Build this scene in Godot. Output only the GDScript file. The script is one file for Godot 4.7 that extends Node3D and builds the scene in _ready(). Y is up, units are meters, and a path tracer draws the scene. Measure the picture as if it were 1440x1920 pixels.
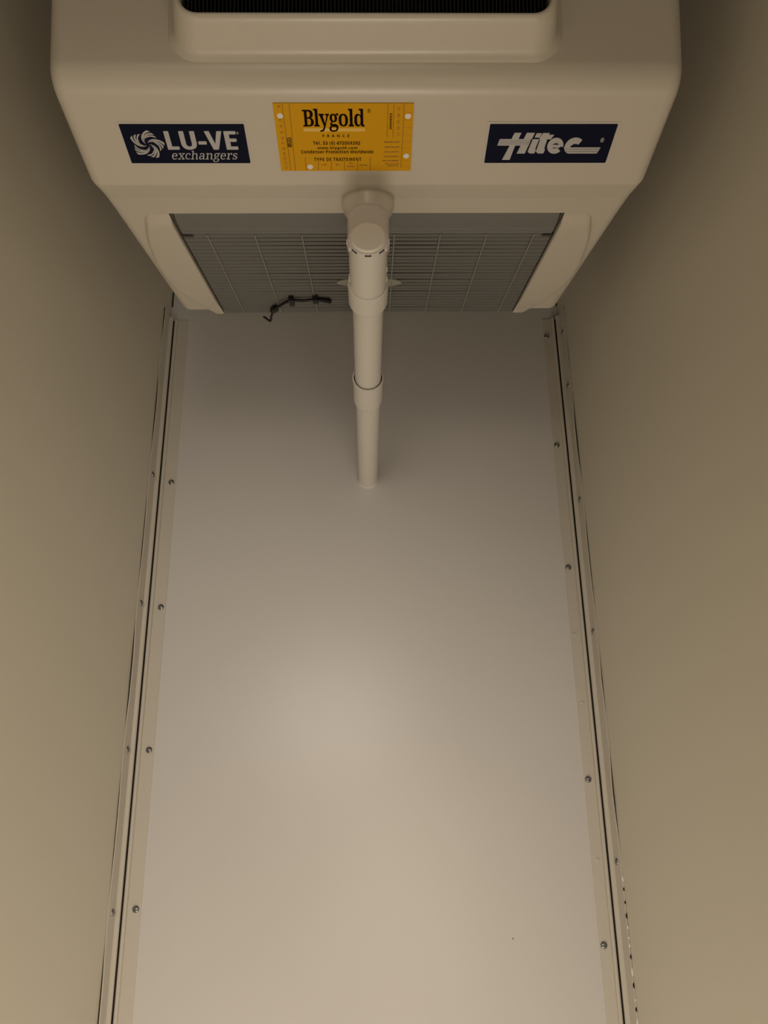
extends Node3D
# A narrow white panelled passage seen from eye height, looking up at a ceiling-hung unit cooler with its drain pipe.
# The passage runs along -z. Points are written as (x, height above the camera, distance ahead); W() makes them world points.

const EYE := 1.45            # height of the camera above the floor
const DB := 1.643            # distance of the end wall
const XL := -0.4833          # inner faces of the side walls
const XR := 0.4593
const TOP := 1.32            # ceiling above the camera
const REAR := 3.4            # wall behind the camera
const HW := 0.37             # half width of the cooler

var M := {}
var taken := {}


func _ready() -> void:
	setup_view()
	make_materials()
	build_room()
	build_lamps()
	build_cooler()
	build_drain()
	build_cable()


func setup_view() -> void:
	var cam := Camera3D.new()
	cam.name = "camera"
	var th := deg_to_rad(19.378)
	var psi := deg_to_rad(0.963)
	var ro := deg_to_rad(-0.775)
	var fh := Vector3(sin(psi), 0, -cos(psi))
	var r := Vector3(cos(psi), 0, sin(psi))
	var f := fh * cos(th) + Vector3.UP * sin(th)
	var u := Vector3.UP * cos(th) - fh * sin(th)
	var rr := r * cos(ro) + u * sin(ro)
	var uu := u * cos(ro) - r * sin(ro)
	cam.transform = Transform3D(Basis(rr, uu, -f), Vector3(0, EYE, 0))
	cam.fov = rad_to_deg(2.0 * atan(960.0 / 1468.1))
	cam.near = 0.02
	cam.far = 50.0
	add_child(cam)
	cam.current = true
	var env := Environment.new()
	env.background_mode = Environment.BG_COLOR
	env.background_color = Color(0, 0, 0)
	env.tonemap_mode = Environment.TONE_MAPPER_LINEAR
	env.tonemap_exposure = 1.1
	env.sdfgi_enabled = true
	env.ssao_enabled = true
	env.ssil_enabled = true
	var we := WorldEnvironment.new()
	we.name = "environment"
	we.environment = env
	add_child(we)


# ---------------------------------------------------------------- materials

func mat(key: String, c: Color, rough: float, metal := 0.0, spec := 0.5) -> StandardMaterial3D:
	var m := StandardMaterial3D.new()
	m.albedo_color = c
	m.roughness = rough
	m.metallic = metal
	m.metallic_specular = spec
	M[key] = m
	return m


func make_materials() -> void:
	mat("panel_end", Color(0.80, 0.788, 0.79), 0.3)
	mat("panel_side", Color(0.80, 0.775, 0.72), 0.42)
	mat("ceiling", Color(0.76, 0.75, 0.72), 0.6)
	mat("floor", Color(0.62, 0.60, 0.57), 0.55)
	mat("trim", Color(0.77, 0.745, 0.71), 0.4)
	mat("shell", Color(0.80, 0.765, 0.715), 0.32)
	mat("pvc", Color(0.82, 0.80, 0.78), 0.35)
	mat("plug", Color(0.87, 0.84, 0.80), 0.5)
	mat("seal_and_shade", Color(0.12, 0.07, 0.04), 0.9)  # dark brown of beads and chips, also the shade painted into the trim gaps
	mat("screw", Color(0.55, 0.55, 0.56), 0.28, 1.0)
	mat("coil", Color(0.44, 0.435, 0.425), 0.55, 0.15)
	mat("coil_strip", Color(0.47, 0.465, 0.455), 0.5, 0.15)
	mat("pale_patch", Color(0.60, 0.585, 0.55), 0.6)
	mat("wire", Color(0.63, 0.62, 0.60), 0.35, 0.3)
	mat("dark", Color(0.06, 0.055, 0.05), 0.9)
	mat("hole_grey", Color(0.24, 0.22, 0.20), 0.8)
	mat("fin", Color(0.07, 0.068, 0.06), 0.6)
	mat("black", Color(0.035, 0.035, 0.04), 0.5)
	mat("navy", Color(0.06, 0.075, 0.165), 0.6, 0.0, 0.2)
	mat("silver", Color(0.74, 0.73, 0.74), 0.38, 0.25)
	mat("edge", Color(0.80, 0.77, 0.75), 0.4)
	mat("yellow", Color(0.86, 0.63, 0.02), 0.6, 0.0, 0.3)
	mat("pale_yellow", Color(0.93, 0.76, 0.36), 0.5)
	mat("ink", Color(0.07, 0.03, 0.02), 0.8, 0.0, 0.2)
	mat("faint_ink", Color(0.56, 0.36, 0.05), 0.6)
	mat("hole", Color(0.92, 0.90, 0.90), 0.5)
	mat("sealant", Color(0.93, 0.92, 0.90), 0.5)
	var n := FastNoiseLite.new()
	n.seed = 5
	n.frequency = 0.02
	for key in ["panel_end", "panel_side"]:
		var t := NoiseTexture2D.new()
		t.width = 512
		t.height = 512
		t.seamless = true
		t.noise = n
		t.as_normal_map = true
		t.bump_strength = 1.2
		M[key].normal_enabled = true
		M[key].normal_texture = t
		M[key].normal_scale = 0.06
		M[key].uv1_triplanar = true
		M[key].uv1_scale = Vector3(1.1, 1.1, 1.1)


# ---------------------------------------------------------------- mesh helpers

func W(x: float, y: float, d: float) -> Vector3:
	return Vector3(x, y + EYE, -d)


func mb() -> Dictionary:
	return {"v": PackedVector3Array(), "t": PackedInt32Array()}


func tri(m: Dictionary, a: Vector3, b: Vector3, c: Vector3) -> void:
	var n: int = m.v.size()
	m.v.append(a); m.v.append(b); m.v.append(c)
	m.t.append(n); m.t.append(n + 1); m.t.append(n + 2)


func quad(m: Dictionary, a: Vector3, b: Vector3, c: Vector3, d: Vector3) -> void:
	tri(m, a, b, c)
	tri(m, a, c, d)


# rows of points joined to a skin; loop closes each row on itself
func skin(m: Dictionary, rows: Array, loop := false) -> void:
	for i in rows.size() - 1:
		var a: Array = rows[i]
		var b: Array = rows[i + 1]
		var n := a.size()
		for j in (n if loop else n - 1):
			var k := (j + 1) % n
			quad(m, a[j], a[k], b[k], b[j])


func cap(m: Dictionary, row: Array, flip := false) -> void:
	var c := Vector3.ZERO
	for p in row:
		c += p
	c /= row.size()
	for j in row.size():
		var k := (j + 1) % row.size()
		if flip:
			tri(m, c, row[k], row[j])
		else:
			tri(m, c, row[j], row[k])


# profile of (radius, along) turned about the z axis of xf
func lathe(m: Dictionary, prof: Array, xf: Transform3D, segs := 32) -> void:
	var rows := []
	for p in prof:
		var row := []
		for s in segs:
			var a := TAU * s / segs
			row.append(xf * Vector3(cos(a) * p[0], sin(a) * p[0], p[1]))
		rows.append(row)
	skin(m, rows, true)
	if prof[0][0] > 0.00001:
		cap(m, rows[0], true)
	if prof[-1][0] > 0.00001:
		cap(m, rows[-1])


# flat outline pushed from z0 to z1 in the frame of xf
func prism(m: Dictionary, poly: PackedVector2Array, z0: float, z1: float, xf: Transform3D) -> void:
	if Geometry2D.is_polygon_clockwise(poly):
		poly.reverse()
	var n := poly.size()
	var idx := Geometry2D.triangulate_polygon(poly)
	for i in range(0, idx.size(), 3):
		var p := poly[idx[i]]
		var q := poly[idx[i + 1]]
		var r := poly[idx[i + 2]]
		if (q - p).cross(r - p) < 0:
			var s := q
			q = r
			r = s
		tri(m, xf * Vector3(p.x, p.y, z1), xf * Vector3(q.x, q.y, z1), xf * Vector3(r.x, r.y, z1))
		tri(m, xf * Vector3(p.x, p.y, z0), xf * Vector3(r.x, r.y, z0), xf * Vector3(q.x, q.y, z0))
	for i in n:
		var p := poly[i]
		var q := poly[(i + 1) % n]
		quad(m, xf * Vector3(p.x, p.y, z0), xf * Vector3(q.x, q.y, z0), xf * Vector3(q.x, q.y, z1), xf * Vector3(p.x, p.y, z1))


func rect(x0: float, y0: float, x1: float, y1: float) -> PackedVector2Array:
	return PackedVector2Array([Vector2(x0, y0), Vector2(x1, y0), Vector2(x1, y1), Vector2(x0, y1)])


func round_rect(x0: float, y0: float, x1: float, y1: float, r: float, n := 6) -> PackedVector2Array:
	var o := PackedVector2Array()
	var cs := [Vector2(x1 - r, y0 + r), Vector2(x1 - r, y1 - r), Vector2(x0 + r, y1 - r), Vector2(x0 + r, y0 + r)]
	for k in 4:
		for i in n + 1:
			var a := -PI / 2 + PI / 2 * (k + float(i) / n)
			o.append(cs[k] + Vector2(cos(a), sin(a)) * r)
	return o


func disc(c: Vector2, r: float, n := 20, ry := 0.0) -> PackedVector2Array:
	var o := PackedVector2Array()
	for i in n:
		var a := TAU * i / n
		o.append(c + Vector2(cos(a) * r, sin(a) * (ry if ry > 0 else r)))
	return o


func box(m: Dictionary, a: Vector3, b: Vector3, xf := Transform3D()) -> void:
	prism(m, rect(a.x, a.y, b.x, b.y), a.z, b.z, xf)


# box with chamfered edges along z
func bar(m: Dictionary, x0: float, y0: float, x1: float, y1: float, z0: float, z1: float, c: float, xf: Transform3D) -> void:
	prism(m, PackedVector2Array([Vector2(x0 + c, y0), Vector2(x1 - c, y0), Vector2(x1, y0 + c), Vector2(x1, y1 - c), Vector2(x1 - c, y1), Vector2(x0 + c, y1), Vector2(x0, y1 - c), Vector2(x0, y0 + c)]), z0, z1, xf)


# round rod through points, with a radius for each
func rod(m: Dictionary, pts: Array, rads: Array, segs := 10) -> void:
	var rows := []
	var side := Vector3.ZERO
	for i in pts.size():
		var t: Vector3 = (pts[mini(i + 1, pts.size() - 1)] - pts[maxi(i - 1, 0)]).normalized()
		if i == 0:
			side = t.cross(Vector3.UP if absf(t.y) < 0.9 else Vector3.RIGHT).normalized()
		side = (side - t * side.dot(t)).normalized()
		var up := side.cross(t)
		var row := []
		for s in segs:
			var a := TAU * s / segs
			row.append(pts[i] + (side * cos(a) + up * sin(a)) * rads[i])
		rows.append(row)
	skin(m, rows, true)
	cap(m, rows[0], true)
	cap(m, rows[-1])


# welds, turns the faces outward, and softens every edge flatter than crease
func bake(m: Dictionary, crease := 40.0, closed := true) -> ArrayMesh:
	var pos := PackedVector3Array()
	var ids := PackedInt32Array()
	var seen := {}
	for p in m.v:
		var k := Vector3i((p * 200000.0).round())
		if not seen.has(k):
			seen[k] = pos.size()
			pos.append(p)
		ids.append(seen[k])
	var mid := Vector3.ZERO
	for p in pos:
		mid += p
	mid /= maxf(1, pos.size())
	var t := PackedInt32Array()
	var fn := PackedVector3Array()
	var vol := 0.0
	for i in range(0, m.t.size(), 3):
		var a := ids[m.t[i]]
		var b := ids[m.t[i + 1]]
		var c := ids[m.t[i + 2]]
		if a == b or b == c or a == c:
			continue
		var n := (pos[b] - pos[a]).cross(pos[c] - pos[a])
		if n.length_squared() < 1e-20:
			continue
		vol += (pos[a] - mid).dot(n)
		t.append(a); t.append(b); t.append(c)
		fn.append(n)
	var flip := vol < 0.0
	var near := {}
	for i in fn.size():
		if flip:
			fn[i] = -fn[i]
		for k in 3:
			var v := t[i * 3 + k]
			if not near.has(v):
				near[v] = PackedInt32Array()
			near[v].append(i)
	var lim := cos(deg_to_rad(crease))
	var vs := PackedVector3Array()
	var ns := PackedVector3Array()
	for i in fn.size():
		var mine := fn[i].normalized()
		for k in ([0, 1, 2] if flip else [0, 2, 1]):
			var v := t[i * 3 + k]
			var s := Vector3.ZERO
			for j in near[v]:
				if fn[j].normalized().dot(mine) > lim:
					s += fn[j]
			vs.append(pos[v])
			ns.append(s.normalized() if s.length() > 0 else mine)
	var arr := []
	arr.resize(Mesh.ARRAY_MAX)
	arr[Mesh.ARRAY_VERTEX] = vs
	arr[Mesh.ARRAY_NORMAL] = ns
	var am := ArrayMesh.new()
	am.add_surface_from_arrays(Mesh.PRIMITIVE_TRIANGLES, arr)
	return am


func numbered(called: String) -> String:
	var n: int = taken.get(called, 0)
	taken[called] = n + 1
	return called if n == 0 else "%s_%03d" % [called, n]


func put(called: String, mesh: Mesh, material: Material, parent: Node, label := "") -> MeshInstance3D:
	var o := MeshInstance3D.new()
	o.name = numbered(called)
	o.mesh = mesh
	o.material_override = material
	o.cast_shadow = GeometryInstance3D.SHADOW_CASTING_SETTING_ON
	if label:
		o.set_meta("label", label)
	parent.add_child(o, true)
	return o


func made(called: String, m: Dictionary, material: Material, parent: Node, crease := 40.0, label := "") -> MeshInstance3D:
	return put(called, bake(m, crease), material, parent, label)


func tag(o: Node, label: String, category := "", kind := "") -> void:
	o.set_meta("label", label)
	if category:
		o.set_meta("category", category)
	if kind:
		o.set_meta("kind", kind)


func thing(called: String, at: Vector3) -> Node3D:
	var o := Node3D.new()
	o.name = numbered(called)
	o.position = at
	add_child(o, true)
	return o


# ---------------------------------------------------------------- the passage

func slab(called: String, a: Vector3, b: Vector3, material: Material, label: String) -> MeshInstance3D:
	var m := mb()
	box(m, a, b)
	var o := made(called, m, material, self, 20.0)
	tag(o, label, "", "structure")
	return o


func build_room() -> void:
	var t := 0.1
	var f := 0.0
	var c := EYE + TOP
	slab("wall_left", Vector3(XL - t, f, -DB - t), Vector3(XL, c, REAR + t), M.panel_side, "plain off-white panel wall on the left of the narrow passage")
	slab("wall_right", Vector3(XR, f, -DB - t), Vector3(XR + t, c, REAR + t), M.panel_side, "plain off-white panel wall on the right of the narrow passage")
	var back := slab("wall_back", Vector3(XL, f, -DB - t), Vector3(XR, c, -DB), M.panel_end, "glossy white end wall of the passage behind the drain pipe")
	slab("wall_front", Vector3(XL, f, REAR), Vector3(XR, c, REAR + t), M.panel_side, "off-white wall closing the passage behind the viewer")
	slab("floor", Vector3(XL - t, -t, -DB - t), Vector3(XR + t, 0, REAR + t), M.floor, "pale grey floor of the passage")
	slab("ceiling", Vector3(XL - t, c, -DB - t), Vector3(XR + t, c + t, REAR + t), M.ceiling, "off-white ceiling panel that the cooler hangs from")
	# small chips and specks in the paint of the end wall
	for p in [[0.4201, 0.1694, 0.0016], [0.2582, -0.2699, 0.0012]]:
		var m := mb()
		lathe(m, [[p[2], 0.0], [p[2] * 0.8, 0.0006], [0.0, 0.0008]], Transform3D(Basis(), W(p[0], p[1], DB)), 8)
		made("paint_chip", m, M.seal_and_shade, back, 40.0, "tiny dark chip in the paint")
	# a short open joint in each corner above the trims
	for s in [-1, 1]:
		var m := mb()
		var x: float = (XL if s < 0 else XR)
		bar(m, x - 0.0028 if s > 0 else x, 0, x if s > 0 else x + 0.0028, 0.003, EYE + 1.112, EYE + 1.2, 0.0006, Transform3D(Basis(Vector3.RIGHT, Vector3(0, 0, 1), Vector3.UP), Vector3(0, 0, -DB)))
		made("corner_joint", m, M.seal_and_shade, back, 20.0, "dark open joint in the corner")
	corner_trim(-1)
	corner_trim(1)


# rounded pan head with a cross recess
func screw_mesh() -> ArrayMesh:
	var m := mb()
	lathe(m, [[0.0064, 0.0], [0.0064, 0.0006], [0.0058, 0.0018], [0.0045, 0.0028], [0.0026, 0.0034], [0.0020, 0.0034], [0.0010, 0.0020], [0.0, 0.0018]], Transform3D(), 20)
	return bake(m, 50.0)


func corner_trim(s: int) -> void:
	# local frame at the wall corner: u into the room along the end wall, v out from it, up the third axis
	var ux := Vector3(-s, 0, 0)
	var o := thing("trim_%d" % (1 if s < 0 else 2), Vector3(XL if s < 0 else XR, 0, -DB))
	tag(o, "off-white two-legged corner trim with screws in the %s corner of the end wall" % ("left" if s < 0 else "right"), "", "structure")
	var xf := Transform3D(Basis(ux, Vector3(0, 0, 1), Vector3.UP), Vector3.ZERO)
	var h := EYE + 1.072
	var rng := RandomNumberGenerator.new()
	rng.seed = 40 + s
	# flat leg on the end wall and its raised lip beside the slot
	var fe := 0.0445 if s < 0 else 0.0405
	var m := mb()
	prism(m, PackedVector2Array([Vector2(0.0185, 0), Vector2(fe, 0), Vector2(fe, 0.0012), Vector2(fe - 0.0008, 0.0020), Vector2(0.0185, 0.0020)]), 0, h, xf)
	made("end_leg", m, M.trim, o, 20.0)
	m = mb()
	prism(m, PackedVector2Array([Vector2(0.0122, 0), Vector2(0.0192, 0), Vector2(0.0192, 0.0062), Vector2(0.0180, 0.0078), Vector2(0.0160, 0.0094), Vector2(0.0136, 0.0094), Vector2(0.0122, 0.0084)]), 0, h, xf)
	made("lip", m, M.trim, o, 50.0)
	# the leg on the side wall bows off it between the screws
	var side_screws: Array = [0.657, 0.3686, 0.0765, -0.2101, -0.497, 0.945] if s < 0 else [1.0134, 0.8713, 0.5905, 0.2996, 0.1, -0.1374, -0.43]
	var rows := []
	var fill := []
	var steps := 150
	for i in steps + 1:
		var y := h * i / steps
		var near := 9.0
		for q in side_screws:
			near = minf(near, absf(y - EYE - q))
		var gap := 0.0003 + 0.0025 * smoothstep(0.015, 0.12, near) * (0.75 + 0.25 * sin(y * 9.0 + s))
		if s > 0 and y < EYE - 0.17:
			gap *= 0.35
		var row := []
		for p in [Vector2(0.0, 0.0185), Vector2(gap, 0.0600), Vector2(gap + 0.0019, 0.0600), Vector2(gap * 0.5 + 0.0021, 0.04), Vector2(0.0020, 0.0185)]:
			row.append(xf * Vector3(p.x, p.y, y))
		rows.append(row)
		fill.append([xf * Vector3(0.0, 0.0186, y), xf * Vector3(0.0, 0.0590, y), xf * Vector3(maxf(gap - 0.0001, 0.00005), 0.0590, y)])  # dark wedge stands for the shade behind the leg
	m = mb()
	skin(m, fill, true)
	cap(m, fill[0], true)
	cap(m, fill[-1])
	made("gap_shade", m, M.seal_and_shade, o, 20.0, "dark wedge painting the shade in the gap behind the trim")
	m = mb()
	skin(m, rows, true)
	cap(m, rows[0], true)
	cap(m, rows[-1])
	made("side_leg", m, M.trim, o, 20.0)
	m = mb()
	prism(m, PackedVector2Array([Vector2(0, 0.0122), Vector2(0.0090, 0.0122), Vector2(0.0102, 0.0134), Vector2(0.0102, 0.0160), Vector2(0.0090, 0.0180), Vector2(0.0068, 0.0192), Vector2(0, 0.0192)]), 0, h, xf)
	made("lip", m, M.trim, o, 50.0)
	# dark solid set in the slot to paint its deep shade
	m = mb()
	prism(m, PackedVector2Array([Vector2(0.0, 0.0), Vector2(0.0122, 0.0), Vector2(0.0122, 0.0052), Vector2(0.0052, 0.0122), Vector2(0.0, 0.0122)]), 0, h - 0.004, xf)
	made("slot_shade", m, M.seal_and_shade, o, 20.0, "dark strip painting the shade in the slot of the trim")
	# screws through both legs
	var sm := screw_mesh()
	var end_screws: Array = [0.652, 0.367, 0.0765, -0.21, -0.497] if s < 0 else [1.0248, 0.7367, 0.4463, 0.0101, -0.2831, -0.57]
	for q in end_screws:
		var k := put("screw", sm, M.screw, o)
		k.transform = Transform3D(Basis(Vector3(0, 0, 1), rng.randf() * PI), Vector3(-s * (0.0345 if s < 0 else 0.0325), q + EYE, 0.0020))
	for q in side_screws:
		if s > 0 and absf(q - 0.1) < 0.01 or s < 0 and q > 0.9:
			continue
		var k := put("screw", sm, M.screw, o)
		var z := -float(s)
		k.transform = Transform3D(Basis(Vector3(0, 0, -z), Vector3(0, 1, 0), Vector3(z, 0, 0)), Vector3(z * 0.0022, q + EYE, 0.0375))
	if s > 0:
		# filled and painted-over screw holes
		for q in [[0.429, 0.1586], [0.4303, -0.1369], [0.4268, 0.2996]]:
			m = mb()
			lathe(m, [[0.0042, 0.0], [0.0040, 0.0006], [0.0028, 0.0011], [0.0, 0.0013]], Transform3D(Basis(), Vector3(q[0] - XR, q[1] + EYE, 0.0020)), 14)
			made("filled_hole", m, M.trim, o)
		# broken beads of sealant along the edge on the side wall
		var y := -0.16
		while y > -0.55:
			var ln := rng.randf_range(0.004, 0.016)
			m = mb()
			rod(m, [xf * Vector3(0.0010, 0.0600, EYE + y), xf * Vector3(0.0016, 0.0606, EYE + y - ln * 0.5), xf * Vector3(0.0008, 0.0600, EYE + y - ln)], [0.0007, 0.0016, 0.0006], 6)
			made("sealant_bead", m, M.sealant if rng.randf() < 0.7 else M.seal_and_shade, o)
			y -= ln + rng.randf_range(0.004, 0.02)


# ---------------------------------------------------------------- added lamps out of view

func lamp(called: String, xf: Transform3D, w: float, h: float, colour: Color, energy: float, label: String) -> Node3D:
	var o := thing(called, xf.origin)
	o.transform = xf
	tag(o, label, "lamp")
	var m := mb()
	prism(m, round_rect(-w / 2 - 0.015, -h / 2 - 0.015, w / 2 + 0.015, h / 2 + 0.015, 0.012), 0.0, 0.035, Transform3D())
	made("housing", m, M.ceiling, o)
	m = mb()
	prism(m, round_rect(-w / 2, -h / 2, w / 2, h / 2, 0.008), 0.03, 0.038, Transform3D())
	var g := StandardMaterial3D.new()
	g.albedo_color = Color(0.9, 0.9, 0.88)
	g.emission_enabled = true
	g.emission = colour
	g.emission_energy_multiplier = 0.9
	made("diffuser", m, g, o)
	var l := AreaLight3D.new()
	l.name = "light"
	l.area_size = Vector2(w, h)
	l.light_color = colour
	l.light_energy = energy
	l.shadow_enabled = true
	l.set("area_range", 12.0)
	l.set("area_attenuation", 2.0)
	# an area light shines along its -z
	l.transform = Transform3D(Basis(Vector3.UP, PI), Vector3(0, 0, 0.045))
	o.add_child(l, true)
	return o


func build_lamps() -> void:
	var warm := Color(1.0, 0.945, 0.85)
	lamp("added_wall_lamp", Transform3D(Basis(Vector3.UP, PI), W(-0.2, 0.55, -REAR)), 0.4, 0.4, warm, 0.52, "added unseen square wall lamp at the far end behind the viewer")  # invented lamp, placed for fill light from behind
	lamp("added_floor_lamp", Transform3D(Basis(Vector3.RIGHT, -PI / 2), W(0.0, -EYE, 0.9)), 0.5, 0.5, warm, 0.69, "added unseen flat square lamp lying on the floor under the cooler")  # added out of view to brighten the underside of the cooler
	spot_lamp(W(-0.2126, 0.338, -0.8), 0.0, -15.0, 28.0, 0.72, 0.29, Color(1.0, 0.95, 0.89), "added unseen small stand lamp behind the viewer aimed at the end wall")  # added unseen; its reflection makes the bright patch on the end wall
	spot_lamp(W(0.22, -0.36, 0.0), 44.0, 0.0, 60.0, 0.47, 0.42, warm, "added unseen low stand lamp below the viewer turned towards the left wall")  # added unseen to lift the left wall and the lower end wall


# an added round lamp head on a pole, shining along its -z
func spot_lamp(at: Vector3, yaw: float, pitch: float, cone: float, energy: float, size: float, colour: Color, label: String) -> void:
	var o := thing("added_stand_lamp", Vector3(at.x, 0, at.z))
	tag(o, label, "lamp")
	var b := Basis(Vector3.UP, deg_to_rad(yaw)) * Basis(Vector3.RIGHT, deg_to_rad(pitch))
	var head := Transform3D(b, Vector3(0, at.y, 0))
	var r := size / 2.0
	var m := mb()
	lathe(m, [[r * 0.5, 0.10], [r * 0.8, 0.085], [r + 0.008, 0.03], [r + 0.01, 0.012], [r + 0.006, 0.010], [r, 0.012], [r * 0.9, 0.03]], head, 28)
	made("lamp_head", m, M.black, o)
	var g := StandardMaterial3D.new()
	g.albedo_color = Color(0.9, 0.9, 0.88)
	g.emission_enabled = true
	g.emission = colour
	g.emission_energy_multiplier = 0.9
	m = mb()
	lathe(m, [[r - 0.001, 0.022], [r - 0.001, 0.018], [r * 0.8, 0.0155], [0.0, 0.0145]], head, 28)
	made("lens", m, g, o)
	var l := SpotLight3D.new()
	l.name = "light"
	l.spot_angle = cone
	l.spot_angle_attenuation = 0.6
	l.light_size = size
	l.light_color = colour
	l.light_energy = energy
	l.spot_range = 12.0
	l.spot_attenuation = 2.0
	l.shadow_enabled = true
	l.transform = head
	o.add_child(l, true)
	var back := head * Vector3(0, 0, 0.09)
	m = mb()
	rod(m, [back, Vector3(back.x, at.y - 0.12, back.z), Vector3(back.x, 0.03, back.z)], [0.011, 0.011, 0.011], 12)
	made("pole", m, M.black, o)
	m = mb()
	lathe(m, [[0.11, 0.0], [0.11, 0.012], [0.10, 0.02], [0.02, 0.032], [0.0, 0.033]], Transform3D(Basis(Vector3.RIGHT, Vector3(0, 0, -1), Vector3.UP), Vector3(back.x, 0, back.z)), 28)
	made("base", m, M.black, o)


# ---------------------------------------------------------------- the unit cooler

# side outline of the shell as (distance, height), rounded at the corners
func outline(inset: float) -> Array:
	var key := [[Vector2(0.5455, 1.30), 0.01], [Vector2(0.686, 0.769), 0.034], [Vector2(0.839, 0.757), 0.012], [Vector2(0.885, 0.7755), 0.008], [Vector2(0.931, 0.789), 0.008], [Vector2(1.343, 0.896), 0.03], [Vector2(1.343, 1.30), 0.01]]
	var out := []
	var n := key.size()
	var q := []
	for i in n:
		var p: Vector2 = key[i][0]
		var a: Vector2 = (p - key[(i + n - 1) % n][0]).normalized()
		var b: Vector2 = (key[(i + 1) % n][0] - p).normalized()
		# inward normals of the two sides (the outline runs with the inside on its left)
		var na := Vector2(-a.y, a.x)
		var nb := Vector2(-b.y, b.x)
		q.append(p + (na + nb) / (1.0 + na.dot(nb)) * inset)
	for i in n:
		var p: Vector2 = q[i]
		var a: Vector2 = (p - q[(i + n - 1) % n]).normalized()
		var b: Vector2 = (q[(i + 1) % n] - p).normalized()
		var ang := a.angle_to(b)
		var r: float = maxf(key[i][1] - inset * 0.6, 0.003)
		var back := r * tan(absf(ang) / 2.0)
		var p0 := p - a * back
		var c := p0 + Vector2(-a.y, a.x) * r * signf(ang)
		var steps := 7
		for k in steps + 1:
			out.append(c + (p0 - c).rotated(ang * k / steps))
	return out


func build_cooler() -> void:
	var o := thing("unit_cooler", W(0, 1.30, 0.95))
	tag(o, "white moulded unit cooler under the ceiling with two blue badges and a yellow tag", "cooler")
	var un := Transform3D(Basis(), -o.position)      # world points into the cooler's own frame
	build_shell(o, un)
	build_shroud(o, un)
	build_coil(o, un)
	build_spigot(o, un)
	build_badges(o, un)


func build_shell(o: Node3D, un: Transform3D) -> void:
	var r := 0.016
	var slices := []
	for k in 7:
		var a := PI / 2 * (1.0 - k / 6.0)
		slices.append([-HW + r - r * sin(a), r * (1.0 - cos(a))])
	var flat := [-0.352, -0.33, -0.31, -0.2908, -0.24, -0.18, -0.12, -0.06, 0.0, 0.06, 0.12, 0.18, 0.24, 0.2858, 0.31, 0.33, 0.352]
	for x in flat:
		slices.append([x, 0.0])
	for k in 7:
		var a := PI / 2 * k / 6.0
		slices.append([HW - r + r * sin(a), r * (1.0 - cos(a))])
	# points of the outline, with extra ones along the straights
	var rows := []
	var flags := []
	for s in slices:
		var key := outline(s[1])
		var row := []
		var fl := []
		for i in key.size():
			var p: Vector2 = key[i]
			var q: Vector2 = key[(i + 1) % key.size()]
			var cut := 1
			if i % 8 == 7:
				cut = 6
			for k in cut:
				var z := p.lerp(q, float(k) / cut)
				row.append(un * W(s[0], z.y, z.x))
				# the underside and the foot of the rear are open behind the coil
				fl.append((i / 8 == 4 and i % 8 == 7) or i / 8 == 5 and (i % 8 < 7 or k == 0))
		rows.append(row)
		flags.append(fl)
	var m := mb()
	var n: int = rows[0].size()
	for i in rows.size() - 1:
		var inside: bool = slices[i][0] > -0.291 and slices[i + 1][0] < 0.286
		for j in n:
			var k := (j + 1) % n
			if inside and flags[i][j]:
				continue
			quad(m, rows[i][j], rows[i][k], rows[i + 1][k], rows[i + 1][j])
	for e in [0, rows.size() - 1]:
		var poly := PackedVector2Array()
		for p in rows[e]:
			poly.append(Vector2(p.z, p.y))
		var idx := Geometry2D.triangulate_polygon(poly)
		for i in range(0, idx.size(), 3):
			if e == 0:
				tri(m, rows[e][idx[i]], rows[e][idx[i + 2]], rows[e][idx[i + 1]])
			else:
				tri(m, rows[e][idx[i]], rows[e][idx[i + 1]], rows[e][idx[i + 2]])
	made("shell", m, M.shell, o, 35.0)
	# walls of the opening that holds the coil
	m = mb()
	var t := 0.004
	var pl := under_plane(un)
	box(m, Vector3(-0.2908 - t, -0.004, -0.05), Vector3(-0.2908, 0.4255, -0.0006), pl)
	box(m, Vector3(0.2858, -0.004, -0.05), Vector3(0.2858 + t, 0.4255, -0.0006), pl)
	box(m, Vector3(-0.2948, -0.007, -0.05), Vector3(0.2898, -0.003, -0.0006), pl)
	made("opening_wall", m, M.shell, o, 20.0)
	for s in [-1, 1]:
		cheek(o, pl, s)


# frame of the sloping underside: x across, y back along the slope, z down out of it
func under_plane(un: Transform3D) -> Transform3D:
	var a := W(0, 0.789, 0.931)
	var b := W(0, 0.896, 1.343)
	var y := (b - a).normalized()
	return un * Transform3D(Basis(Vector3.RIGHT, y, y.cross(Vector3.RIGHT)), a)


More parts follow.
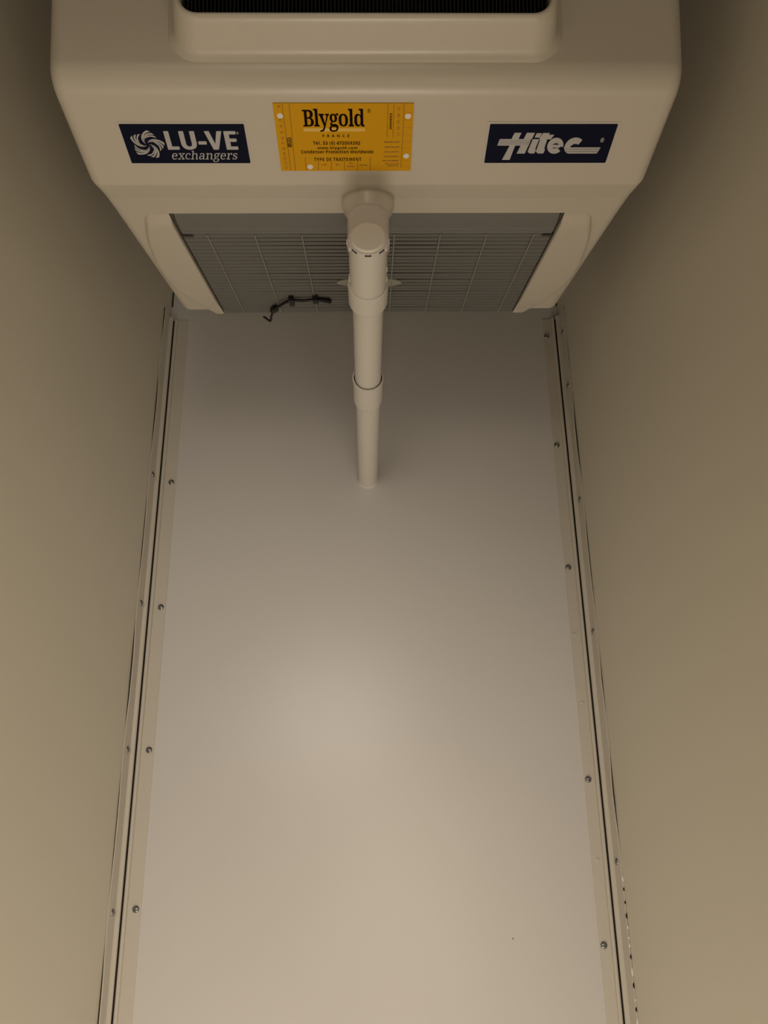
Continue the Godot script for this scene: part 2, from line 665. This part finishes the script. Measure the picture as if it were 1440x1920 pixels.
# the swollen side piece beside the coil with its curved outer edge
func cheek(o: Node3D, pl: Transform3D, s: int) -> void:
	var inner := 0.2908 if s < 0 else 0.2858
	var key := [[0.0, 0.318], [0.012, 0.328], [0.05, 0.338], [0.09, 0.3465], [0.165, 0.3555], [0.22, 0.3575], [0.28, 0.352], [0.335, 0.340], [0.38, 0.326], [0.4258, 0.308]]
	var rows := []
	for i in 61:
		var y := 0.4258 * i / 60.0
		var xe := 0.0
		for k in key.size() - 1:
			if y <= key[k + 1][0] + 0.00001:
				var f: float = (y - key[k][0]) / (key[k + 1][0] - key[k][0])
				xe = lerpf(key[k][1], key[k + 1][1], f)
				break
		var front := smoothstep(0.0, 0.03, y)
		var rise: float = 0.0068 * front * (1.0 - 0.72 * smoothstep(0.33, 0.4258, y)) + 0.0003
		var row := []
		for p in [[inner, -0.003], [inner, rise * 0.8], [inner + 0.0012, rise], [(inner + xe) / 2, rise], [xe - 0.008, rise], [xe - 0.004, rise * 0.93], [xe - 0.0015, rise * 0.7], [xe - 0.0003, rise * 0.35], [xe, -0.003]]:
			row.append(pl * Vector3(s * p[0], y, p[1]))
		rows.append(row)
	var m := mb()
	skin(m, rows, true)
	cap(m, rows[0], true)
	cap(m, rows[-1])
	made("cheek", m, M.shell, o, 40.0)


func build_shroud(o: Node3D, un: Transform3D) -> void:
	# frame of the front face: x across, y up the face, z out of it
	var b := W(-0.002, 0.769, 0.686)
	var up := (W(-0.002, 0.856, 0.662) - b).normalized()
	var fr := un * Transform3D(Basis(Vector3.RIGHT, up, Vector3.RIGHT.cross(up)), b)
	var top := 0.46
	var m := mb()
	var rows := []
	for p in [[0.231, 0.0185, -0.004, 0.034], [0.2275, 0.0222, 0.0004, 0.034], [0.2240, 0.0262, 0.0022, 0.032], [0.2215, 0.0290, 0.0052, 0.030], [0.2200, 0.0312, 0.0095, 0.029], [0.2145, 0.0420, 0.0350, 0.026], [0.2135, 0.0436, 0.0385, 0.026], [0.2120, 0.0452, 0.0412, 0.025], [0.2098, 0.0476, 0.0430, 0.023], [0.2078, 0.0496, 0.0428, 0.021], [0.2062, 0.0510, 0.0412, 0.020], [0.2055, 0.0516, 0.038, 0.019], [0.2055, 0.0516, 0.001, 0.019]]:
		var row := []
		for q in round_rect(-p[0], p[1], p[0], top - p[1], p[3], 8):
			row.append(fr * Vector3(q.x, q.y, p[2]))
		rows.append(row)
	skin(m, rows, true)
	made("fan_shroud", m, M.shell, o, 50.0)
	m = mb()
	prism(m, round_rect(-0.2056, 0.0515, 0.2056, top - 0.0515, 0.019), 0.0012, 0.006, fr)
	made("dark_backing", m, M.dark, o, 40.0, "dark inside of the air opening")
	m = mb()
	for i in 95:
		var x := -0.2025 + 0.405 * i / 94.0
		var inset := 0.0
		var e := 0.2056 - absf(x)
		if e < 0.019:
			inset = 0.019 - sqrt(maxf(0.0, 0.019 * 0.019 - (0.019 - e) * (0.019 - e)))
		box(m, Vector3(x - 0.0004, 0.0518 + inset, 0.008), Vector3(x + 0.0004, top - 0.0518 - inset, 0.032), fr)
	var fins := made("fin_pack", m, M.fin, o, 20.0, "close-set upright dark fins in the air opening")
	fins.set_meta("kind", "stuff")


func build_coil(o: Node3D, un: Transform3D) -> void:
	var pl := under_plane(un)
	var c := -0.0025
	var hw := 0.2862
	var m := mb()
	box(m, Vector3(c - hw, 0.002, -0.045), Vector3(c + hw, 0.4255, -0.017), pl)
	var coil := made("coil", m, M.dark, o, 20.0, "grey coated coil block behind slats under the cooler")
	# plain front strip, rolled at its front edge
	m = mb()
	var rows := []
	for p in [[-0.001, -0.016], [0.0, -0.010], [0.004, -0.006], [0.012, -0.0035], [0.030, -0.0018], [0.052, -0.0012], [0.0545, -0.0022], [0.057, -0.0010], [0.064, -0.0010], [0.0662, -0.0022], [0.069, -0.0010], [0.0715, -0.0015], [0.0715, -0.016]]:
		rows.append([pl * Vector3(c - hw + 0.003 - 0.002 * smoothstep(0.0, 0.05, p[0]), p[0], p[1]), pl * Vector3(c + hw - 0.003 + 0.002 * smoothstep(0.0, 0.05, p[0]), p[0], p[1])])
	for i in rows.size() - 1:
		quad(m, rows[i][0], rows[i][1], rows[i + 1][1], rows[i + 1][0])
	quad(m, rows[-1][0], rows[-1][1], rows[0][1], rows[0][0])
	for e in 2:
		var ring := []
		for row in rows:
			ring.append(row[e])
		cap(m, ring, e == 1)
	made("front_strip", m, M.coil_strip, coil, 35.0)
	# slats, each a shallow blade over the dark gap behind it
	var rng := RandomNumberGenerator.new()
	rng.seed = 11
	var shapes := []
	for k in 4:
		m = mb()
		var sag := rng.randf_range(-0.0004, 0.0004)
		var tw := rng.randf_range(-0.0006, 0.0006)
		var bl := []
		for i in 13:
			var f := i / 12.0
			var x := -hw + 2 * hw * f
			var mid := 1.0 - absf(f - 0.5) * 2.0
			var w := 0.0124 - 0.0041 * pow(mid, 0.8) + 0.0003 * sin(f * 17.0 + k)
			var z := sag * sin(f * PI) + tw * (f - 0.5)
			bl.append([Vector3(x, -w / 2, -0.0026 + z), Vector3(x, -w / 2 + 0.0006, -0.0012 + z), Vector3(x, -w * 0.15, -0.0006 + z), Vector3(x, w * 0.3, -0.0004 + z), Vector3(x, w / 2 - 0.0004, -0.0010 + z), Vector3(x, w / 2, -0.0022 + z), Vector3(x, w * 0.2, -0.0022 + z), Vector3(x, -w * 0.2, -0.0026 + z)])
		for ring in bl:
			for i in ring.size():
				ring[i] = pl.basis * ring[i]
		skin(m, bl, true)
		cap(m, bl[0], true)
		cap(m, bl[-1])
		shapes.append(bake(m, 50.0))
	for i in 25:
		var y := 0.0785 + 0.01436 * i
		if y > 0.424:
			break
		var s := put("slat", shapes[rng.randi() % 4], M.coil, coil)
		s.position = pl * Vector3(c + rng.randf_range(-0.0006, 0.0006), y, 0)
	# end edge of the coil, along the rear
	m = mb()
	bar(m, c - hw, 0.4215, c + hw, 0.4255, -0.02, -0.002, 0.0006, pl)
	made("rear_strip", m, M.coil, coil, 20.0)
	# straight wires that run across the slats
	for x in [-0.25, -0.177, -0.1045, -0.0258, 0.0385, 0.110, 0.182, 0.2555]:
		m = mb()
		rod(m, [pl * Vector3(x, 0.0715, -0.0006), pl * Vector3(x, 0.0735, 0.0006), pl * Vector3(x, 0.2, 0.0008), pl * Vector3(x, 0.33, 0.0006), pl * Vector3(x, 0.4225, 0.0002)], [0.0011, 0.0011, 0.0011, 0.0011, 0.0011], 8)
		made("guard_wire", m, M.wire, coil)
	# dark oblong holes in the first slat, one near each end
	for x in [-0.281, 0.2773]:
		m = mb()
		prism(m, round_rect(x - 0.0095, 0.0725, x + 0.0095, 0.0785, 0.0028), -0.0014, 0.0002, pl)
		made("oblong_hole", m, M.hole_grey, coil, 30.0, "dark oblong hole")
	# pale oval patch laid on the slats over the pipe
	m = mb()
	prism(m, disc(Vector2(-0.001, 0.268), 0.058, 36, 0.021), -0.001, 0.0010, pl)
	made("oval_patch", m, M.pale_patch, coil, 40.0, "paler oval patch on the slats above the pipe")


func build_spigot(o: Node3D, un: Transform3D) -> void:
	# flared outlet of the drain pan over the tee
	var m := mb()
	var prof := [[0.0275, 0.7423], [0.0286, 0.7426], [0.0294, 0.7442], [0.0304, 0.7475], [0.0322, 0.7520], [0.0342, 0.7560], [0.0360, 0.7610], [0.0366, 0.7670], [0.0366, 0.80]]
	lathe(m, prof, un * Transform3D(Basis(Vector3.RIGHT, Vector3(0, 0, -1), Vector3.UP), W(-0.0015, 0, 0.886)), 40)
	made("drain_outlet", m, M.shell, o, 50.0)


# ---------------------------------------------------------------- badges and lettering

# frame of the logo panel: x right, y towards the viewer along the panel, z down out of it
func logo_plane(un: Transform3D, x: float, d: float) -> Transform3D:
	var b := W(0, 0.769, 0.686)
	var c := W(0, 0.757, 0.839)
	var y := (b - c).normalized()
	var at := b.lerp(c, (d - 0.686) / 0.153)
	at.x = x
	return un * Transform3D(Basis(Vector3.RIGHT, y, Vector3.RIGHT.cross(y)), at)


func words(parent: Node, s: String, face: String, bold: bool, italic: bool, x0: float, y0: float, x1: float, y1: float, z: float, material: Material, xf: Transform3D, turn := 0.0, slant := 0.0, space := 0) -> MeshInstance3D:
	var fnt := SystemFont.new()
	fnt.font_names = PackedStringArray([face])
	fnt.font_weight = 700 if bold else 400
	fnt.font_italic = italic
	var use: Font = fnt
	if space:
		var fv := FontVariation.new()
		fv.base_font = fnt
		fv.spacing_glyph = space
		use = fv
	var t := TextMesh.new()
	t.text = s
	t.font = use
	t.font_size = 48
	t.pixel_size = 0.01
	t.depth = 0.02
	t.curve_step = 3.0
	var bb := t.get_aabb()
	var w := x1 - x0
	var h := y1 - y0
	var sx := (w if turn == 0.0 else h) / bb.size.x
	var sy := (h if turn == 0.0 else w) / bb.size.y
	var c := bb.get_center()
	var b := Basis(Vector3(sx, 0, 0), Vector3(slant * sy, sy, 0), Vector3(0, 0, 0.02))
	b = Basis(Vector3(0, 0, 1), turn) * b
	var to := xf * Transform3D(b, Vector3((x0 + x1) / 2, (y0 + y1) / 2, z) - b * c)
	var m := mb()
	for k in t.get_surface_count():
		var arr := t.surface_get_arrays(k)
		var vs: PackedVector3Array = arr[Mesh.ARRAY_VERTEX]
		var ix: PackedInt32Array = arr[Mesh.ARRAY_INDEX] if arr[Mesh.ARRAY_INDEX] != null else PackedInt32Array()
		if ix.is_empty():
			ix = PackedInt32Array(range(vs.size()))
		for i in range(0, ix.size(), 3):
			tri(m, to * vs[ix[i]], to * vs[ix[i + 1]], to * vs[ix[i + 2]])
	var o := made("lettering", m, material, parent, 30.0)
	return o


func plate(called: String, o: Node3D, xf: Transform3D, w: float, h: float, material: Material, label: String) -> MeshInstance3D:
	var m := mb()
	prism(m, round_rect(-w / 2, -h / 2, w / 2, h / 2, 0.001, 3), -0.0004, 0.0016, xf)
	return made(called, m, material, o, 30.0, label)


func build_badges(o: Node3D, un: Transform3D) -> void:
	badge_fan(o, un)
	badge_slant(o, un)
	yellow_tag(o, un)


func badge_fan(o: Node3D, un: Transform3D) -> void:
	var w := 0.1515
	var h := 0.0578
	var xf := logo_plane(un, -0.2277, 0.7731)
	var p := plate("name_plate", o, xf, w, h, M.navy, "dark blue badge with a silver fan emblem and silver letters")
	var m := mb()
	prism(m, round_rect(-w / 2 - 0.003, -h / 2 - 0.003, w / 2 + 0.003, h / 2 + 0.003, 0.0015, 3), -0.0006, 0.0006, xf)
	made("edging", m, M.edge, p, 30.0)
	var z := 0.0016
	words(p, "LU-VE", "Droid Sans", true, false, -w / 2 + 0.340 * w, h / 2 - 0.635 * h, -w / 2 + 0.915 * w, h / 2 - 0.165 * h, z, M.silver, xf)
	# thicken the heavy capitals with a second, slightly shifted set
	words(p, "LU-VE", "Droid Sans", true, false, -w / 2 + 0.347 * w, h / 2 - 0.63 * h, -w / 2 + 0.922 * w, h / 2 - 0.16 * h, z - 0.0001, M.silver, xf)
	words(p, "exchangers", "Droid Serif", false, true, -w / 2 + 0.355 * w, h / 2 - 0.965 * h, -w / 2 + 0.90 * w, h / 2 - 0.665 * h, z, M.silver, xf, 0.0, 0.28)
	words(p, "®", "Droid Sans", false, false, w / 2 - 0.072 * w, h / 2 - 0.24 * h, w / 2 - 0.052 * w, h / 2 - 0.18 * h, z, M.silver, xf)
	# emblem: five curled blades, each of three ridges
	var c := Vector2(-w / 2 + 0.183 * w, h / 2 - 0.50 * h)
	m = mb()
	for k in 5:
		var a0 := TAU * k / 5.0 + 1.15
		for j in 3:
			var inn := []
			var out := []
			for i in 13:
				var f := i / 12.0
				# ridge j runs from the hub along a curl and widens to the rim
				var wide := 0.06 + 0.94 * pow(f, 0.8)
				var rr := 0.0215 * (0.10 + 0.90 * f)
				var lead := a0 - 1.25 * f + 0.25
				var span := 0.88 * wide
				var a1 := lead - span * (j + 0.10) / 3.0 * 0.95
				var a2 := lead - span * (j + 0.80) / 3.0 * 0.95
				var r2 := rr * (1.0 - 0.10 * j * f)
				inn.append(c + Vector2(cos(a1), sin(a1)) * r2)
				out.append(c + Vector2(cos(a2), sin(a2)) * r2 * (1.0 - 0.05 * f))
			var poly := PackedVector2Array(inn)
			out.reverse()
			poly.append_array(PackedVector2Array(out))
			prism(m, poly, z - 0.0002, z + 0.0005, xf)
	made("fan_emblem", m, M.silver, p, 30.0, "silver five-bladed fan emblem")


func badge_slant(o: Node3D, un: Transform3D) -> void:
	var w := 0.1570
	var h := 0.0578
	var xf := logo_plane(un, 0.2274, 0.7731)
	var p := plate("name_plate", o, xf, w, h, M.navy, "dark blue badge with slanted silver letters and striped bars")
	var m := mb()
	prism(m, round_rect(-w / 2 - 0.003, -h / 2 - 0.003, w / 2 + 0.003, h / 2 + 0.003, 0.0015, 3), -0.0006, 0.0006, xf)
	made("edging", m, M.edge, p, 30.0)
	# the letters were measured on the badge as it appears; at() takes a measured spot to the plate
	var at := func(q: Vector2) -> Vector2:
		var v := (q.y - 73.0) / 364.0
		var x0 := 115.0 - 55.0 * v
		var x1 := 1351.0 - 111.0 * v
		return Vector2((q.x - x0) / (x1 - x0) * w - w / 2, h / 2 - v * h)
	var shapes := [
		[352, 146, 418, 146, 402, 176, 392, 203, 322, 203],
		[305, 265, 358, 265, 306, 404, 232, 404],
		[470, 146, 548, 146, 520, 203, 440, 203],
		[412, 265, 488, 265, 452, 342, 374, 342],
		[566, 150, 616, 150, 596, 190, 545, 190],
		[528, 205, 590, 205, 553, 300, 562, 305, 545, 341, 500, 341, 480, 325],
		[628, 148, 692, 148, 684, 164, 735, 164, 704, 206, 668, 206, 640, 298, 650, 302, 632, 341, 580, 341, 560, 325, 600, 206, 588, 206],
		[210, 204, 512, 204, 508, 218, 203, 218], [202, 221, 507, 221, 502, 233, 197, 233], [196, 236, 501, 236, 497, 248, 191, 248], [190, 251, 496, 251, 490, 265, 185, 265],
		[832, 283, 1190, 283, 1180, 299, 836, 299], [836, 303, 1178, 303, 1168, 320, 842, 320], [844, 324, 1166, 324, 1152, 342, 870, 342]]
	m = mb()
	for s in shapes:
		var poly := PackedVector2Array()
		for i in range(0, s.size(), 2):
			poly.append(at.call(Vector2(s[i], s[i + 1])))
		prism(m, poly, 0.0014, 0.0021, xf)
	# e and c, drawn as bent bands
	for b in [[748, 268, 78, 76, 36, 26, -8.0, 318.0], [936, 288, 100, 98, 46, 40, 50.0, 185.0]]:
		var poly := PackedVector2Array()
		for i in 25:
			var a: float = deg_to_rad(lerpf(b[6], b[7], i / 24.0))
			poly.append(at.call(Vector2(b[0] + cos(a) * b[2] - sin(a) * -12.0, b[1] - sin(a) * b[3])))
		for i in 25:
			var a: float = deg_to_rad(lerpf(b[7], b[6], i / 24.0))
			poly.append(at.call(Vector2(b[0] + cos(a) * b[4] - sin(a) * -8.0, b[1] - sin(a) * b[5])))
		prism(m, poly, 0.0014, 0.00205, xf)
	var bar_e := PackedVector2Array()
	for q in [Vector2(716, 258), Vector2(800, 258), Vector2(794, 284), Vector2(708, 284)]:
		bar_e.append(at.call(q))
	prism(m, bar_e, 0.0014, 0.0022, xf)
	made("lettering", m, M.silver, p, 30.0)
	var a: Vector2 = at.call(Vector2(1180, 237))
	var b: Vector2 = at.call(Vector2(1228, 194))
	words(p, "®", "Droid Sans", true, false, a.x, a.y, b.x, b.y, 0.0016, M.silver, xf)


func yellow_tag(o: Node3D, un: Transform3D) -> void:
	var w := 0.1677
	var h := 0.0992
	var xf := logo_plane(un, -0.0297, 0.7648)
	var p := plate("treatment_tag", o, xf, w, h, M.yellow, "yellow printed tag with black lettering and four fixing holes")
	var z := 0.00155
	# spots measured on the tag as it appears, taken to the plate
	var at := func(x: float, y: float) -> Vector2:
		var v := (y - 60.0) / 632.0
		var x0 := 60.0 + 75.0 * v
		var x1 := 1371.0 - 36.0 * v
		# the far half of the tag is a little foreshortened
		return Vector2((x - x0) / (x1 - x0) * w - w / 2, h / 2 - (v + 0.12 * v * (1.0 - v)) * h)
	var line := func(s: String, face: String, bold: bool, italic: bool, x0: float, y0: float, x1: float, y1: float, material: Material, space: int) -> void:
		var a: Vector2 = at.call(x0, y1)
		var b: Vector2 = at.call(x1, y0)
		words(p, s, face, bold, italic, a.x, a.y, b.x, b.y, z, material, xf, 0.0, 0.0, space)
	line.call("Blygold", "Droid Serif", true, false, 345, 100, 912, 292, M.ink, -2)
	line.call("®", "Droid Sans", false, false, 938, 100, 970, 132, M.ink, 0)
	line.call("FRANCE", "Droid Sans", true, true, 520, 318, 768, 342, M.ink, 24)
	line.call("Tél. 33 (0) 472059292", "Droid Sans", true, true, 430, 380, 868, 420, M.ink, 1)
	line.call("www.blygold.com", "Droid Sans", true, true, 470, 430, 842, 466, M.ink, 1)
	line.call("Condenser Protection Worldwide", "Droid Sans", true, true, 318, 466, 992, 500, M.ink, 0)
	line.call("TYPE DE TRAITEMENT", "Droid Sans", true, true, 440, 546, 878, 580, M.ink, 2)
	# the same for upright words: along the tag's left and right columns
	for q in [["MOIS", 188, 345, 226, 435], ["ANNEES", 1142, 135, 1168, 272]]:
		var a: Vector2 = at.call(q[1], q[4])
		var b: Vector2 = at.call(q[3], q[2])
		words(p, q[0], "Droid Sans", true, false, a.x, a.y, b.x, b.y, z, M.ink, xf, PI / 2)
	var months := ["1", "2", "3", "4", "5", "6", "7", "8", "9", "10", "11", "12"]
	for i in 12:
		var y := 84.0 + 52.0 * i
		if i == 1:
			continue
		var xm := 108.0 + (y - 84.0) * 0.105
		var a: Vector2 = at.call(xm, y + 17)
		var b: Vector2 = at.call(xm + 22, y - (17 if i > 8 else 8))
		words(p, months[i], "Droid Sans", false, false, a.x, a.y, b.x, b.y, z, M.faint_ink, xf, PI / 2)
	for i in 5:
		var y := 97.0 + 55.0 * i
		var a: Vector2 = at.call(1218 - i * 2, y + 14)
		var b: Vector2 = at.call(1244 - i * 2, y - 14)
		words(p, ["07", "08", "09", "10", "11"][i], "Droid Sans", false, false, a.x, a.y, b.x, b.y, z, M.faint_ink, xf, PI / 2)
	# pale rule under the large name
	var m := mb()
	var a: Vector2 = at.call(345, 290)
	var b: Vector2 = at.call(915, 262)
	prism(m, rect(a.x, a.y, b.x, b.y), z - 0.0002, z + 0.0001, xf)
	made("pale_rule", m, M.pale_yellow, p, 20.0, "pale rule under the large name")
	# ruled lines
	m = mb()
	for q in [[148, 62, 690, 75], [213, 62, 690, 52], [355, 540, 690, 8], [478, 590, 690, 2], [600, 590, 690, 0], [722, 590, 690, 0], [842, 590, 690, 0], [962, 540, 690, -2], [1130, 62, 340, -10], [1185, 62, 345, -10], [1282, 62, 655, -36]]:
		a = at.call(q[0], q[1])
		b = at.call(q[0] + q[3], q[2])
		var poly := PackedVector2Array([a + Vector2(-0.00035, 0), a + Vector2(0.00035, 0), b + Vector2(0.00035, 0), b + Vector2(-0.00035, 0)])
		prism(m, poly, z - 0.0002, z + 0.0002, xf)
	for i in 9:
		a = at.call(1285.0 - 3.5 * i, 128 + 64 * i)
		b = at.call(1366.0 - 3.5 * i, 128 + 64 * i)
		prism(m, rect(a.x, a.y - 0.0001, b.x, a.y + 0.0001), z - 0.0002, z + 0.0001, xf)
	made("ruled_lines", m, M.faint_ink, p, 20.0)
	# print too small to read: short broken strokes
	m = mb()
	var rng := RandomNumberGenerator.new()
	rng.seed = 3
	for q in [[1092, 388, 1240], [1096, 437, 1236], [1090, 485, 1232], [1088, 533, 1230], [1074, 578, 1228], [1100, 614, 1228], [1125, 636, 1222], [508, 622, 552], [640, 622, 675], [765, 606, 805], [745, 640, 812], [860, 628, 935]]:
		var x: float = q[0]
		while x < q[2]:
			var ln := rng.randf_range(6, 15)
			a = at.call(x, q[1] + rng.randf_range(5, 8))
			b = at.call(minf(x + ln, q[2]), q[1] - rng.randf_range(4, 9))
			prism(m, rect(a.x, a.y, b.x, b.y), z - 0.0002, z + 0.0001, xf)
			x += ln + rng.randf_range(2, 7)
	var fine := made("fine_print", m, M.faint_ink, p, 20.0)
	fine.set_meta("kind", "stuff")
	# fixing holes that show the white shell
	for q in [[128, 157], [1316, 160], [1298, 528], [402, 645]]:
		m = mb()
		prism(m, disc(at.call(q[0], q[1]), 0.0037, 20), z - 0.0002, z + 0.0003, xf)
		made("fixing_hole", m, M.hole, p, 40.0, "small round white fixing hole")


# ---------------------------------------------------------------- the drain pipe

func build_drain() -> void:
	var o := thing("drain_pipe", W(-0.0018, 0.657, 0.8176))
	tag(o, "white plastic drain pipe running from the cooler back into the end wall", "pipe")
	# along the pipe: z of this frame runs back to the wall; it drifts slightly left
	var dir := (W(-0.0075, 0.657, DB) - W(-0.0018, 0.657, 0.8176)).normalized()
	var rx := Vector3.UP.cross(dir).normalized()
	var ax := Transform3D(Basis(rx, dir.cross(rx), dir), Vector3.ZERO)
	# tee with its upright branch
	var m := mb()
	lathe(m, [[0.0236, 0.0035], [0.0252, 0.0045], [0.0258, 0.0070], [0.0258, 0.011], [0.0250, 0.013], [0.0250, 0.107], [0.0250, 0.110]], ax, 40)
	var up := Transform3D(Basis(Vector3.RIGHT, Vector3(0, 0, -1), Vector3.UP), Vector3(0.0003, 0, -0.0684))
	lathe(m, [[0.0255, 0.0], [0.0255, 0.028], [0.0284, 0.033], [0.0287, 0.036], [0.0287, 0.0846], [0.0280, 0.0852]], up, 40)
	made("tee", m, M.pvc, o, 35.0)
	# access plug in the near end, with lugs and notches round its rim
	m = mb()
	lathe(m, [[0.0, 0.0], [0.0205, 0.0], [0.0215, 0.0004], [0.0222, 0.0014], [0.0224, 0.0034], [0.0240, 0.0040], [0.0246, 0.0060], [0.0, 0.0062]], ax, 44)
	made("access_plug", m, M.plug, o, 35.0)
	for deg in [-133.0, -90.0, -47.0]:
		m = mb()
		var a := deg_to_rad(deg)
		var nf := ax * Transform3D(Basis(Vector3(0, 0, 1), a), Vector3.ZERO)
		box(m, Vector3(0.0238, -0.0042, 0.0050), Vector3(0.0259, 0.0042, 0.0068), nf)
		made("notch", m, M.seal_and_shade, o, 20.0, "dark notch in the plug rim")
	for deg in [-175.0, -5.0, -155.0, -25.0]:
		m = mb()
		var nf := ax * Transform3D(Basis(Vector3(0, 0, 1), deg_to_rad(deg)), Vector3.ZERO)
		bar(m, 0.0245, -0.0030, 0.0276, 0.0030, 0.0060, 0.0120, 0.001, nf)
		made("lug", m, M.pvc, o, 20.0)
	for deg in [180.0, 0.0]:
		m = mb()
		var nf := ax * Transform3D(Basis(Vector3(0, 0, 1), deg_to_rad(deg)), Vector3.ZERO)
		bar(m, 0.0240, -0.0030, 0.0264, 0.0030, 0.080, 0.092, 0.001, nf)
		made("lug", m, M.pvc, o, 20.0)
	# coupling socket behind the tee
	m = mb()
	lathe(m, [[0.0235, 0.0985], [0.0268, 0.0985], [0.0278, 0.0995], [0.0280, 0.103], [0.0280, 0.120], [0.0277, 0.1215], [0.0277, 0.1375], [0.0270, 0.1400], [0.0236, 0.1475], [0.0224, 0.149]], ax, 40)
	made("coupling", m, M.pvc, o, 30.0)
	# pipe up to the socket
	m = mb()
	lathe(m, [[0.0222, 0.10], [0.0222, 0.385]], ax, 40)
	made("pipe", m, M.pvc, o, 30.0)
	# open socket that takes it, with a dark gap round the pipe
	m = mb()
	lathe(m, [[0.0236, 0.385], [0.0238, 0.3605], [0.0246, 0.3598], [0.0266, 0.3600], [0.0270, 0.3615], [0.0266, 0.366], [0.0258, 0.375], [0.0256, 0.4370], [0.0250, 0.4405], [0.0224, 0.449], [0.0216, 0.451]], ax, 40)
	made("socket", m, M.pvc, o, 30.0)
	m = mb()
	lathe(m, [[0.0222, 0.3640], [0.0237, 0.3640], [0.0237, 0.3660], [0.0222, 0.3660]], ax, 40)
	made("socket_gap", m, M.seal_and_shade, o, 30.0, "dark gap between pipe and socket")
	m = mb()
	lathe(m, [[0.0217, 0.44], [0.0217, 0.8254]], ax, 40)
	made("pipe", m, M.pvc, o, 30.0)
	# ring of sealant where it meets the wall
	m = mb()
	lathe(m, [[0.0217, 0.8180], [0.0226, 0.8195], [0.0238, 0.8236], [0.0242, 0.8254]], ax, 36)
	made("sealant_ring", m, M.pvc, o, 40.0)


# ---------------------------------------------------------------- the black probe cable on the coil

func build_cable() -> void:
	var o := thing("probe_cable", W(-0.148, 0.8768, 1.2688))
	tag(o, "short black probe cable held by clips under the rear edge of the coil", "cable")
	var un := Transform3D(Basis(), -o.position)
	var pl := under_plane(un)
	# (across, back along the slope, out of it)
	var key := [Vector3(-0.0965, 0.341, 0.0050), Vector3(-0.1100, 0.340, 0.0055), Vector3(-0.1243, 0.3415, 0.0065), Vector3(-0.1365, 0.343, 0.0055), Vector3(-0.1482, 0.344, 0.0050), Vector3(-0.158, 0.350, 0.0060), Vector3(-0.1670, 0.358, 0.0075), Vector3(-0.1760, 0.369, 0.0085), Vector3(-0.1835, 0.381, 0.0085), Vector3(-0.1885, 0.394, 0.0085), Vector3(-0.1925, 0.408, 0.0085), Vector3(-0.1965, 0.4225, 0.0100), Vector3(-0.1985, 0.434, 0.0120), Vector3(-0.2010, 0.4385, 0.0130), Vector3(-0.2045, 0.434, 0.0120), Vector3(-0.2080, 0.4255, 0.0110), Vector3(-0.2125, 0.4205, 0.0100)]
	var curve := Curve3D.new()
	for i in key.size():
		var t: Vector3 = (key[mini(i + 1, key.size() - 1)] - key[maxi(i - 1, 0)]) / 6.0
		curve.add_point(pl * key[i], pl.basis * -t, pl.basis * t)
	curve.bake_interval = 0.0025
	var pts := []
	var rads := []
	for p in curve.get_baked_points():
		pts.append(p)
		var f := pts.size() / 60.0
		rads.append(0.0029 if f < 0.95 else 0.0023)
	rads[-1] = 0.0009
	rads[-2] = 0.0015
	var m := mb()
	rod(m, pts, rads, 10)
	made("cable", m, M.black, o)
	# thick sheath of the probe at its right end
	m = mb()
	rod(m, [pl * Vector3(-0.0985, 0.3405, 0.005), pl * Vector3(-0.0975, 0.341, 0.005), pl * Vector3(-0.0865, 0.3450, 0.0048), pl * Vector3(-0.0760, 0.3520, 0.0046), pl * Vector3(-0.0745, 0.3530, 0.0046)], [0.0022, 0.0036, 0.0042, 0.0047, 0.0036], 12)
	made("probe_sheath", m, M.black, o)
	for q in [[-0.1025, 0.3405, 0.0, 0.0053, 0.010], [-0.1482, 0.3475, 0.0, 0.0047, 0.0155], [-0.1865, 0.392, 0.5, 0.0050, 0.010]]:
		var cf := pl * Transform3D(Basis(Vector3(0, 0, 1), q[2]), Vector3(q[0], q[1], 0))
		m = mb()
		bar(m, -q[3], -q[4], q[3], q[4], 0.0008, 0.0098, 0.0012, cf)
		bar(m, -q[3] * 0.6, q[4] - 0.001, q[3] * 0.6, q[4] + 0.004, 0.0008, 0.006, 0.0010, cf)
		made("clip", m, M.black, o)
